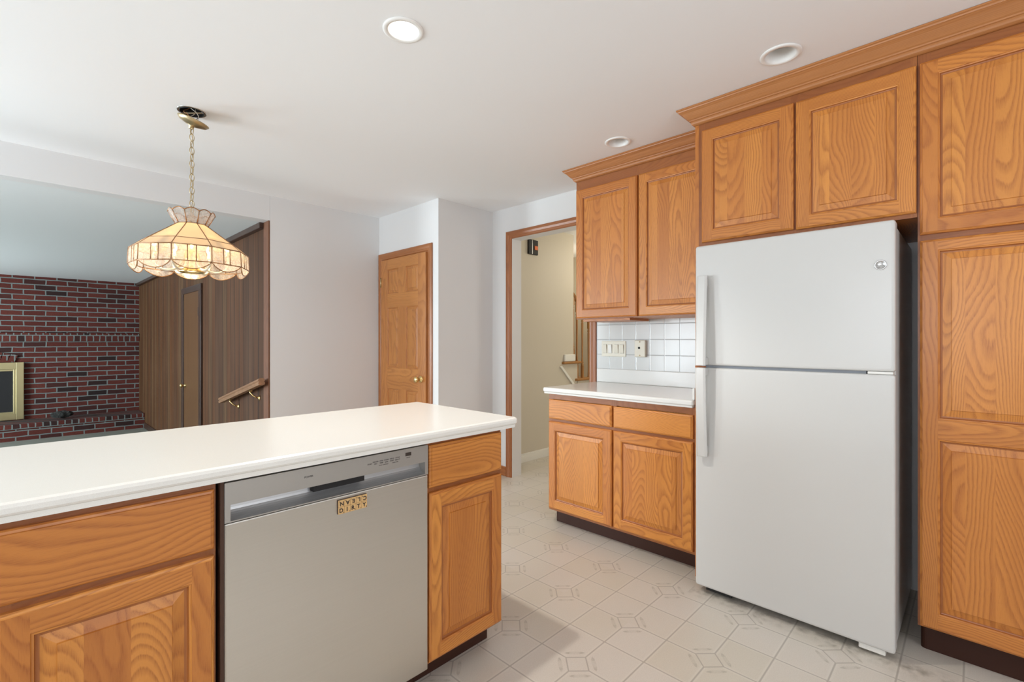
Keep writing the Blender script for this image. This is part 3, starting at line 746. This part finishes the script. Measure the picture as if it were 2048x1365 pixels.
for i, (x, a, b) in enumerate(((.748, 'START', ''), (.768, 'HEATED', 'DRY'), (.788, 'HIGH', 'TEMP'), (.806, 'STEAM', 'SANI'), (.826, 'DELAY', 'START'), (.846, 'CYCLE', 'SELECT'))):
    text_mesh(a, .0054, 'ink_grey', FM(x, .842-(0 if b else .004)), 'control_label', t)
    if b: text_mesh(b, .0054, 'ink_grey', FM(x, .8355), 'control_label', t)
text_mesh('LOCK CONTROLS', .004, 'ink_grey', FM(.796, .8285), 'control_label', t)
text_mesh('HOLD 3 SEC', .004, 'ink_grey', FM(.838, .8285), 'control_label', t)
m = MB(); m.box((.876, DF-.0012, .8405), (.8975, DF+.001, .8515), 'ink'); m.build('display_window', t)
text_mesh('STATUS', .004, 'ink_grey', FM(.8868, .835), 'control_label', t)
box((DX0, 1.425, 0), (DX1, 1.445, .095), 'toe_vinyl').build('toe_kick', t)
# ---- letter tile magnet
t = thing('letter_tile_magnet', (.69, DF-.004, .711), 'wooden letter tile magnet reading DIRTY, with CLEAN upside down, on the dishwasher', 'magnet')
mw = .0915; x0 = .6435; zlo = .7115; th_ = .0205; tw = mw/5
box((x0, DF-.004, zlo), (x0+mw, DF-.0005, zlo+2*th_), 'dark_interior').build('backing', t)
for r, word in enumerate(('DIRTY', 'NAELC')):
    for i, ch in enumerate(word):
        m = MB(); m.box((x0+i*tw+.0003, DF-.0080, zlo+r*th_+.0003), (x0+(i+1)*tw-.0003, DF-.004, zlo+(r+1)*th_-.0003), 'tile_maple')
        tl = m.build('letter_tile', t, bev=.0008)
        cx, cz = x0+(i+.5)*tw, zlo+(r+.5)*th_
        up = (0, 0, 1) if r == 0 else (0, 0, -1); rt = (1, 0, 0) if r == 0 else (-1, 0, 0)
        text_mesh(ch, .0165, 'ink', face_frame((cx-.001*(1 if r == 0 else -1), DF-.0082, cz), rt, up), 'letter', tl)
        text_mesh('1' if ch in 'IRTNAEL' else '3' if ch == 'C' else '2' if ch == 'D' else '4', .0055, 'ink',
                  face_frame((cx+.0062*rt[0], DF-.0082, cz-.0065*up[2]), rt, up), 'letter_value', tl)

# ================================================================ RIGHT RUN (faces -x)
def x_cab(t, XF, y0, y1, z0, z1, xback, rails, stiles, fr=.035):
    m = MB(); m.box((XF+.019, y0+.001, z0), (xback, y1-.001, z1), 'oak')
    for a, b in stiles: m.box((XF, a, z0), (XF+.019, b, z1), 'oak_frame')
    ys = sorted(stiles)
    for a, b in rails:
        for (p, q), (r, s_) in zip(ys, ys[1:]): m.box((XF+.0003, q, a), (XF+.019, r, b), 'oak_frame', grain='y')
    m.build('carcass', t)
def xdoor(t, name, XF, y0, y1, z0, z1, rows=None, fr=.052, **k):
    m = MB(); W, H = y1-y0, z1-z0
    raised_door(m, (XF, y1, z0), (0, -1, 0), (-1, 0, 0), W, H, [(fr, W-fr)], rows or [(fr+.002, H-fr-.002)], **k); return m.build(name, t)
def xdrawer(t, XF, y0, y1, z0, z1):
    m = MB(); slab_front(m, (XF, y1, z0), (0, -1, 0), (-1, 0, 0), y1-y0, z1-z0); m.build('drawer_front', t)
XB = 2.447
t = thing('base_cabinet', (2.75, 1.53, 0), 'oak base cabinet with two drawers over two doors, between doorway and refrigerator', 'cabinet')
x_cab(t, XB, 1.039, 2.032, .10, .871, XW-.002, [(.10, .135), (.68, .715), (.835, .871)], [(1.039, 1.075), (1.515, 1.558), (1.995, 2.032)])
xdrawer(t, XB, 1.052, 1.529, .706, .830); xdrawer(t, XB, 1.542, 2.024, .706, .832)
xdoor(t, 'door', XB, 1.052, 1.530, .116, .688); xdoor(t, 'door', XB, 1.542, 2.024, .116, .688)
box((2.523, 1.039, 0), (2.543, 2.030, .10), 'toe_vinyl').build('toe_kick', t, bev=.003)
m = MB(); ring_stack(m, 2.403, XW-.001, 1.038, 2.052, .012,
    [(.010, .872), (.007, .872), (.006, .882), (.002, .885), (.0, .888), (.0, .902), (.002, .908), (.007, .911)], 'countertop_white')
ct = tag(m.build('countertop'), 'white countertop on the base cabinet beside the refrigerator', 'countertop')
box((XW-.018, 1.039, .9112), (XW-.0005, 2.045, 1.011), 'countertop_white').build('upstand', ct, bev=.004)
box((2.425, 1.039, .9112), (XW-.018, 1.052, .972), 'countertop_white').build('side_splash', ct, bev=.003)
tag(box((XW-.008, 1.039, 1.0112), (XW-.0005, 2.050, 1.3695), 'wall_tile').build('tile_backsplash'), 'white square ceramic tile backsplash above the right hand countertop', 'backsplash')
# switches and jack
t = thing('light_switch', (XW-.008, 1.902, 1.16), 'four gang cream switch plate on the white tile backsplash', 'switch')
m = MB(); m.box((XW-.014, 1.800, 1.102), (XW-.0082, 2.004, 1.216), 'cream_plastic'); m.build('plate', t, bev=.003)
for i, yy in enumerate((1.973, 1.929, 1.876, 1.831)):
    m = MB(); m.box((XW-.0165, yy-.0165, 1.126), (XW-.013, yy+.0165, 1.192), 'rocker_shadow'); fr_ = m.build('rocker_frame', t, bev=.001)
    m = MB(); m.raw([(XW-.017, yy-.0145, 1.128), (XW-.017, yy+.0145, 1.128), (XW-.0225, yy+.0145, 1.190), (XW-.0225, yy-.0145, 1.190), (XW-.014, yy-.0145, 1.128), (XW-.014, yy+.0145, 1.128), (XW-.014, yy+.0145, 1.190), (XW-.014, yy-.0145, 1.190)],
        [(0,1,2,3),(7,6,5,4),(0,4,5,1),(1,5,6,2),(2,6,7,3),(3,7,4,0)], 'white_plastic' if i == 1 else 'cream_plastic')
    fix_normals(m.build('rocker', fr_, bev=.001))
t = thing('phone_jack', (XW-.008, 1.677, 1.163), 'beige wall phone jack plate to the right of the four gang switch', 'phone jack')
m = MB(); m.box((XW-.034, 1.636, 1.104), (XW-.0082, 1.719, 1.222), 'cream_plastic'); m.build('plate', t, bev=.005)
m = MB(); m.lathe((XW-.034, 1.682, 1.168), [(.008, .001), (.008, -.003), (.004, -.003)], 'black_iron', axis='x', seg=14); m.build('socket', t)
for zz in (1.116, 1.210):
    m = MB(); m.lathe((XW-.034, 1.677, zz), [(.0045, .001), (.004, -.003), (.002, -.004)], 'antique_brass', axis='x', seg=12); m.build('screw', t)

# upper wall cabinet
XU = 2.712
t = thing('wall_cabinet', (2.88, 1.52, 1.36), 'oak two door wall cabinet hung above the right hand countertop', 'cabinet')
x_cab(t, XU, 1.039, 2.003, 1.368, 2.385, XW-.002, [(1.368, 1.395), (2.245, 2.385)], [(1.039, 1.075), (1.497, 1.540), (1.970, 2.003)])
box((XU+.03, 1.60, 1.352), (XW-.05, 1.965, 1.3675), 'oak', grain='y').build('bottom_board', t)
xdoor(t, 'door', XU, 1.045, 1.512, 1.374, 2.262); xdoor(t, 'door', XU, 1.525, 1.996, 1.374, 2.262)
# crown moulding: profile (out, z)
CP = [(0, 2.327), (.006, 2.329), (.013, 2.334), (.016, 2.341), (.016, 2.347), (.021, 2.349), (.022, 2.354), (.028, 2.358), (.037, 2.368), (.049, 2.383), (.060, 2.391), (.063, 2.392), (.065, 2.397), (.070, 2.400), (.070, 2.4065), (0, 2.4065)]
def crown(name, XF, y0, y1, xr, label, parent_label=None):
    m = MB()
    A = [(XF-o, y0, z) for o, z in CP]; B = [(XF-o, y1+o, z) for o, z in CP]; C_ = [(xr, y1+o, z) for o, z in CP]
    n = len(CP)
    gfy = lambda p: (p.z*2.5, p.x, p.y); gfx = lambda p: (p.z*2.5, p.y, p.x)
    m.raw(A+B, [(i, (i+1) % n, (i+1) % n+n, i+n) for i in range(n)]+[tuple(range(n))], 'oak_crown', gf=gfy)
    m.raw(B+C_, [(i, (i+1) % n, (i+1) % n+n, i+n) for i in range(n)]+[tuple(reversed(range(n, 2*n)))], 'oak_crown', gf=gfx)
    return tag(fix_normals(m.build(name)), label, 'crown molding')
wood('oak_crown', (.50, .215, .070), (.29, .10, .028), (.46, .185, .06), ring=9., contrast=.6)
crown('crown_molding', XU-.003, 1.112, 2.003, XW-.004, 'oak crown molding above the two door wall cabinet')
crown('crown_molding', 2.425, -.40, 1.037, XW-.004, 'longer oak crown molding above the refrigerator cabinet and pantry')

# fridge enclosure
t = thing('refrigerator_cabinet', (2.74, .6, 1.70), 'oak two door cabinet directly above the refrigerator, with full height side panel', 'cabinet')
XC = 2.428
x_cab(t, XC, .1605, 1.0175, 1.700, 2.387, XW-.002, [(1.700, 1.725), (2.28, 2.387)], [(.1605, .180), (.560, .598), (.985, 1.0175)])
box((XC, 1.018, 0), (XW-.002, 1.037, 2.387), 'oak').build('side_panel', t)
xdoor(t, 'door', XC, .163, .574, 1.716, 2.286); xdoor(t, 'door', XC, .584, .998, 1.719, 2.288)
# pantry
t = thing('pantry_cabinet', (2.74, -.12, 0), 'tall oak pantry cabinet with stacked raised panel doors, right of the refrigerator', 'cabinet')
x_cab(t, XC, -.40, .159, .115, 2.387, XW-.002, [(.115, .14), (1.60, 1.628), (2.28, 2.387)], [(-.40, -.36), (.120, .159)])
xdoor(t, 'door', XC, -.375, .152, 1.627, 2.288); xdoor(t, 'door', XC, -.375, .152, .121, 1.604, rows=[(.060, .725), (.800, 1.442)])
m = MB(); out = [(2.52, .155)]
for i in range(6):
    a = math.radians(90*i/5); out.append((2.512-.018*math.sin(a), .137+.018*math.cos(a)))
out += [(2.494, -.40), (2.52, -.40)]; n = len(out)
m.raw([(x, y, 0) for x, y in out]+[(x, y, .115) for x, y in out], [(i, (i+1) % n, (i+1) % n+n, i+n) for i in range(n)]+[tuple(range(n)), tuple(reversed(range(n, 2*n)))], 'toe_vinyl')
fix_normals(m.build('toe_kick', t))

# ---- refrigerator
t = thing('refrigerator', (2.66, .595, 0), 'white top freezer refrigerator standing between the base cabinet and the pantry', 'refrigerator')
RX, RY0, RY1 = 2.287, .214, .977
m = MB(); m.box((RX+.064, RY0+.004, .035), (2.98, RY1-.004, 1.664), 'appliance_white'); m.build('cabinet_body', t, bev=.006)
box((RX+.056, RY0+.012, .05), (RX+.064, RY1-.012, 1.655), 'gasket_grey').build('door_gasket', t)
def fdoor(name, z0, z1):
    m = MB(); L = rrect(RY0, RY1, z0, z1, .010, 3); n = len(L)
    lv = [(RX+.056, 0), (RX+.010, 0), (RX+.004, .0018), (RX+.0012, .005), (RX, .011)]
    P = []
    cy, cz = (RY0+RY1)/2, (z0+z1)/2
    for x, ins in lv:
        for y, z in L:
            y2 = y-math.copysign(ins, y-cy); z2 = z-math.copysign(ins, z-cz); P.append((x, y2, z2))
    F = []
    for j in range(len(lv)-1):
        for i in range(n): a, b = j*n+i, j*n+(i+1) % n; F.append((a, b, b+n, a+n))
    F += [tuple(range(n)), tuple((len(lv)-1)*n+i for i in range(n))]
    m.raw(P, F, 'appliance_white', smooth=False); o = fix_normals(m.build(name, t)); return o
fz = fdoor('freezer_door', 1.101, 1.677); fr = fdoor('fresh_food_door', .034, 1.090)
box((RX+.012, RY0+.09, 1.0902), (RX+.050, RY1-.05, 1.1008), 'gasket_grey').build('divider_strip', t)
m = MB(); m.box((RX+.002, RY0+.006, 1.0905), (RX+.050, RY0+.085, 1.1005), 'white_plastic'); m.build('center_hinge', t, bev=.002)
m = MB(); m.lathe((RX+.015, RY0+.030, 1.089), [(.006, 0), (.006, .013)], 'chrome', seg=12); m.build('hinge_pin', t)
def handle(parent, za, zb, flip):
    m = MB(); Y0_, Y1_ = .905, .956
    # tapering blade standing off the door, broadening toward the seam
    N_ = 14; P = []
    for k in range(N_+1):
        f = k/N_; z = za+(zb-za)*f; g_ = 1-f if flip else f     # g_: 0 at the seam end
        g_ = f
        out = .054-.022*g_**1.5; w0, w1 = Y0_, Y1_
        P += [(RX-out, w0, z), (RX-out-.006, w0+.010, z), (RX-out-.006, w1-.010, z), (RX-out+.002, w1, z), (RX-out+.014, w1-.004, z), (RX-out+.014, w0+.004, z)]
    F = []
    for k in range(N_):
        for i in range(6): a, b = k*6+i, k*6+(i+1) % 6; F.append((a, b, b+6, a+6))
    F += [tuple(range(6)), tuple(N_*6+i for i in range(6))]
    m.raw(P, F, 'appliance_white', smooth=False)
    s_ = 1 if zb > za else -1
    for z in (za+s_*.02, zb-s_*.03): m.box((RX-.034, .915, z-.018), (RX+.001, .950, z+.018), 'appliance_white')
    fix_normals(m.build('handle', parent, bev=.003))
handle(fz, 1.101, 1.528, 0); handle(fr, 1.091, .668, 0)
box((RX-.050, .912, 1.0935), (RX-.030, .9565, 1.0985), 'seam_brown').build('handle_seam', t)  # solid brown strip standing in for the gap that shows the cabinet behind
m = MB(); m.lathe((RX, .258, 1.509), [(.0195, .001), (.0195, -.0025), (.017, -.004), (.0155, -.0028), (.002, -.0028)], 'badge_silver', axis='x', seg=32)
bd = m.build('round_badge', fz)
def cur(pts, r=.0010):
    mm.tube([(RX-.0036, .258-a, 1.509+b) for a, b in pts], r, 'steel_flat', seg=6)
mm = MB()
cur([(-.001+.0065*math.cos(a)-.0035, .0055*math.sin(a)+.002) for a in [math.radians(q) for q in range(20, 330, 22)]])
cur([(-.002, .001), (.000, -.001), (-.001, -.007), (-.006, -.0085), (-.008, -.006)])
cur([(.0085, .006), (.005, .0075), (.003, .005), (.0045, .0025), (.0065, .002), (.004, .001), (.002, -.002), (.0035, -.0055), (.007, -.005), (.0088, -.002)])
for k in range(4):
    a0 = math.radians(45+90*k); cur([((.0118+.002*math.sin(q*3.1))*math.cos(a0+(q-.5)*1.1), (.0118+.002*math.sin(q*3.1))*math.sin(a0+(q-.5)*1.1)) for q in [j/6 for j in range(7)]], .0007)
mm.build('monogram', bd)
m = MB(); m.box((RX+.010, RY0+.03, .012), (RX+.050, RY0+.115, .0335), 'white_plastic'); m.build('bottom_hinge', t, bev=.004)
m = MB(); m.box((RX+.03, RY1-.16, .010), (RX+.060, RY1-.04, .033), 'black_iron'); m.build('grille_clip', t, bev=.003)
m = MB(); m.box((RX+.070, RY0+.02, .008), (2.97, RY1-.02, .034), 'black_void'); m.build('base_pan', t)
for xx, yy in ((RX+.09, RY0+.05), (RX+.09, RY1-.05), (2.93, RY0+.05), (2.93, RY1-.05)):
    m = MB(); m.lathe((xx, yy, 0), [(.016, 0), (.018, .004), (.008, .006), (.008, .034)], 'black_iron', seg=14); m.build('leveling_foot', t)

# ================================================================ CEILING LIGHTS
def recessed(x, y, lit, label):
    t = thing('recessed_light', (x, y, CEIL), label, 'ceiling light', 'recessed ceiling lights')
    m = MB(); R = .077
    # ring flush under the ceiling with the can rising out of it
    m.lathe((x, y, CEIL), [(.0575, -.0005), (.0585, -.005), (.070, -.006), (R, -.0035), (R, -.0003)], 'can_white', seg=40, cap0=False, cap1=False); m.build('trim_ring', t)
    m = MB(); m.lathe((x, y, CEIL), [(.058, -.003), (.056, .004), (.054, .010), (.050, .040), (.047, .075), (.0, .078)], 'can_white', seg=36, cap0=False, cap1=False); m.build('reflector_can', t)
    m = MB(); m.lathe((x, y, CEIL), [(.030, .070), (.034, .058), (.036, .048), (.030, .040), (.012, .037), (.0005, .0365)], 'bulb_glow' if lit else 'bulb_off', seg=28, cap0=True, cap1=True); m.build('bulb', t)
simple('bulb_off', (.38, .39, .40), .3)
LITS = [(1.018, 1.567, 1, 'recessed ceiling light that is switched on, above the peninsula'),
        (2.195, .578, 0, 'unlit recessed ceiling light nearest the refrigerator cabinet'),
        (2.485, 1.530, 0, 'unlit recessed ceiling light in front of the wall cabinet')]
for a in LITS: recessed(*a)
# holes in the ceiling for the cans and the pendant's box
cut = MB()
for x, y, _, _ in LITS: cut.lathe((x, y, CEIL), [(.0590, -.05), (.0590, .085)], 'can_white', seg=36)
cut.lathe((.617, 2.916, CEIL), [(.055, -.05), (.055, .05)], 'can_white', seg=36)
co = cut.build('cutter')
ce = bpy.data.objects['ceiling']
bm_ = ce.modifiers.new('holes', 'BOOLEAN'); bm_.object = co; bm_.operation = 'DIFFERENCE'; bm_.solver = 'EXACT'
dg = bpy.context.evaluated_depsgraph_get(); dg.update()
nm = bpy.data.meshes.new_from_object(ce.evaluated_get(dg)); ce.modifiers.clear(); ce.data = nm
bpy.data.objects.remove(co)
d = bpy.data.lights.new('recessed_lamp', 'SPOT'); d.energy = 56; d.color = (1.0, .94, .86); d.spot_size = math.radians(118); d.spot_blend = .5; d.shadow_soft_size = .030
o = bpy.data.objects.new('recessed_lamp', d); COL.objects.link(o); o.location = (1.018, 1.567, CEIL-.004)

# ================================================================ PENDANT
LX, LY = .617, 2.916
t = thing('pendant_lamp', (LX, LY, 1.57), 'tiffany style hanging lamp of capiz and glass panels, lit, on a brass chain', 'pendant lamp')
# axis of symmetry: one side faces the camera
base = math.atan2(-LY, -LX); NS = 10
def ringpt(r, z, k, half=True): 
    a = base+2*math.pi*(k-.5)/NS; R = r; return Vector((LX+R*math.cos(a), LY+R*math.sin(a), z))
rings = {'cr0': (.103, 1.880), 'cr1': (.070, 1.818), 'c1': (.208, 1.718), 'c2': (.258, 1.678), 's1': (.262, 1.600)}
crown_m, cone_m, band_m, skirt_m, scal_m, came = MB(), MB(), MB(), MB(), MB(), MB()
came_r = .0026
for k in range(NS):
    q = {n: (ringpt(*v, k), ringpt(*v, k+1)) for n, v in rings.items()}
    a, b = q['cr1']; c, d = q['cr0']
    # crown petals with an arched top
    top = []
    for j in range(7):
        f = j/6; p = c.lerp(d, f); p.z += .014*math.sin(math.pi*f)-.004; top.append(p)
    crown_m.raw([a, b]+top[::-1], [tuple(range(2+len(top)))], 'etched_glass')
    came.tube(top, came_r, 'bronze_came', seg=6); came.tube([a, c], came_r, 'bronze_came', seg=6); came.tube([a, b], came_r*1.2, 'bronze_came', seg=6)
    cone_m.raw([a, b, q['c1'][1], q['c1'][0]], [(0, 1, 2, 3)], 'capiz')
    band_m.raw([*q['c1'], q['c2'][1], q['c2'][0]], [(0, 1, 2, 3)], 'capiz')
    came.tube([a, q['c1'][0], q['c2'][0], q['s1'][0]], came_r, 'bronze_came', seg=6)
    for n in ('c1', 'c2', 's1'): came.tube(list(q[n]), came_r, 'bronze_came', seg=6)
    # skirt: wide, narrow, wide panes
    fs = [0, .39, .61, 1]
    for f0, f1 in zip(fs, fs[1:]):
        t0, t1 = q['c2'][0].lerp(q['c2'][1], f0), q['c2'][0].lerp(q['c2'][1], f1)
        b0, b1 = q['s1'][0].lerp(q['s1'][1], f0), q['s1'][0].lerp(q['s1'][1], f1)
        skirt_m.raw([t0, t1, b1, b0], [(0, 1, 2, 3)], 'etched_glass')
        if f0: came.tube([t0, b0], came_r*.9, 'bronze_came', seg=6)
    # scallop
    arc = []
    for j in range(11):
        f = j/10; p = q['s1'][0].lerp(q['s1'][1], f); p = p+Vector((LX-p.x, LY-p.y, 0))*.03*math.sin(math.pi*f); p.z -= .036*math.sin(math.pi*f)**.7; arc.append(p)
    scal_m.raw([q['s1'][0]]+arc[1:-1]+[q['s1'][1]], [tuple(range(len(arc)))], 'etched_glass')
    came.tube(arc, came_r*.9, 'bronze_came', seg=6)
sh = came.build('shade_frame', t)
tag(crown_m.build('crown_panels', t, solid=.0015), 'clear glass petals of the lamp crown')
tag(cone_m.build('upper_panels', t, solid=.0015), 'cream capiz shell panels'); band_m.build('band_panels', t, solid=.0015)
skirt_m.build('skirt_panels', t, solid=.0015); scal_m.build('scallop_panels', t, solid=.0015)
m = MB(); m.lathe((LX, LY, 0), [(.066, 1.816), (.064, 1.820), (.020, 1.828), (.008, 1.842)], 'antique_brass', seg=30); m.build('light_block_cap', t)  # disc added to close the cone top and keep the glow off the ceiling
m = MB(); m.lathe((LX, LY, 0), [(.012, 1.815), (.012, 1.70), (.030, 1.690), (.034, 1.66), (.040, 1.60), (.050, 1.585), (.058, 1.574), (.056, 1.5735), (.038, 1.598), (.030, 1.66)], 'brass', seg=32); m.build('center_cup', t)
m = MB(); m.lathe((LX, LY, 0), [(.034, 1.604), (.036, 1.592), (.028, 1.582), (.010, 1.578)], 'warm_bulb', seg=24); m.build('downlight_bulb', t)
for k in range(6):
    a = base+math.pi/6+k*math.pi/3; dv = Vector((math.cos(a), math.sin(a), 0)); C0 = Vector((LX, LY, 0)); pts = []
    for j in range(15):
        f = j/14; th2 = math.pi*(1.15*f); pts.append(C0+dv*(.042+.062*(1-math.cos(th2)))+Vector((0, 0, 1.640-.062*math.sin(th2))))
    m = MB(); m.tube(pts, .0058, 'cream_plastic', seg=8); am = m.build('lamp_arm', t)
    p = pts[-1]
    m = MB(); m.lathe((p.x, p.y, p.z), [(.011, 0), (.012, .004), (.010, .008), (.010, .026)], 'cream_plastic', seg=14); m.build('candle_socket', am)
    m = MB(); m.lathe((p.x, p.y, p.z+.026), [(.006, 0), (.013, .012), (.015, .022), (.010, .036), (.002, .046)], 'warm_bulb', seg=14); m.build('candle_bulb', am)
point('pendant_glow', (LX, LY, 1.742), 10, (1.0, .80, .50), .03)
# chain from shade loop up to the canopy
z = 1.860; k = 0
while z < 2.325:
    L2, W2 = .0205, .0115; pts = []
    a = k*math.pi/2+.4; dv = Vector((math.cos(a), math.sin(a), 0))
    for j in range(16):
        q = 2*math.pi*j/16; pts.append(Vector((LX, LY, z))+dv*W2*math.cos(q)*1.0+Vector((0, 0, L2*math.sin(q))))
    MB().tube(pts, .0019, 'antique_brass', seg=6, closed=True).build('chain_link', t); z += .0345; k += 1
m = MB(); m.tube([(LX+.003*math.sin(i*1.9), LY+.003*math.cos(i*1.3), 1.84+i*.0245) for i in range(21)], .0016, 'antique_brass', seg=6); m.build('lamp_cord', t)
# tilted canopy hanging below the open junction box
rt = Vector((math.sin(YAW), -math.cos(YAW), 0)); M = Matrix.Rotation(math.radians(20), 3, fwd)
if (M @ rt).z > 0: M = Matrix.Rotation(math.radians(-20), 3, fwd)
M = M @ Matrix.Identity(3)
m = MB(); m.lathe((LX+.004, LY, 2.352), [(.068, .014), (.072, .012), (.072, .008), (.060, -.004), (.030, -.014), (.012, -.018), (.012, -.030), (.006, -.034)], 'antique_brass', seg=36, M=M); m.build('ceiling_canopy', t)
m = MB(); m.lathe((LX, LY, CEIL), [(.0545, -.004), (.0545, .045), (.002, .046)], 'black_iron', seg=32, cap0=False); m.build('junction_box', t)
m = MB(); m.lathe((LX, LY, CEIL), [(.054, -.001), (.062, -.0025), (.066, -.001), (.066, -.0002)], 'chrome', seg=36, cap0=False, cap1=False); m.build('mounting_ring', t)
m = MB(); m.raw([(LX+rt.x*a+fwd.x*b, LY+rt.y*a+fwd.y*b, CEIL-c) for c in (.004, .007) for a, b in ((-.055,-.008),(.055,-.008),(.055,.008),(-.055,.008))], [(0,1,2,3),(7,6,5,4),(0,4,5,1),(1,5,6,2),(2,6,7,3),(3,7,4,0)], 'chrome'); fix_normals(m.build('mounting_strap', t))
for s_, (mat) in enumerate(('wire_white', 'wire_copper', 'wire_white', 'black_iron')):
    m = MB(); pts = []
    for j in range(12):
        f = j/11; a = s_*1.7+f*3.2; r = .030*math.sin(math.pi*f)+.008
        pts.append((LX+r*math.cos(a), LY+r*math.sin(a), CEIL+.03-.085*f))
    m.tube(pts, .0017, mat, seg=6); m.build('wire', t)
m = MB(); m.tube([(LX+.004, LY, 2.335), (LX+.002, LY, 2.318)], .006, 'antique_brass', seg=10); m.build('canopy_loop', t)

# ================================================================ HALL LIGHT (warm fixture light beyond the doorway, plus an added fill over the stair)
point('stair_fill_light', (5.05, 3.6, 1.95), 5, (1.0, .90, .72), .10)  # added fill without a fixture, brightens the stairwell wall behind the balusters
point('hall_fixture_light', (5.0, 2.5, 2.15), 15, (1.0, .90, .72), .12)
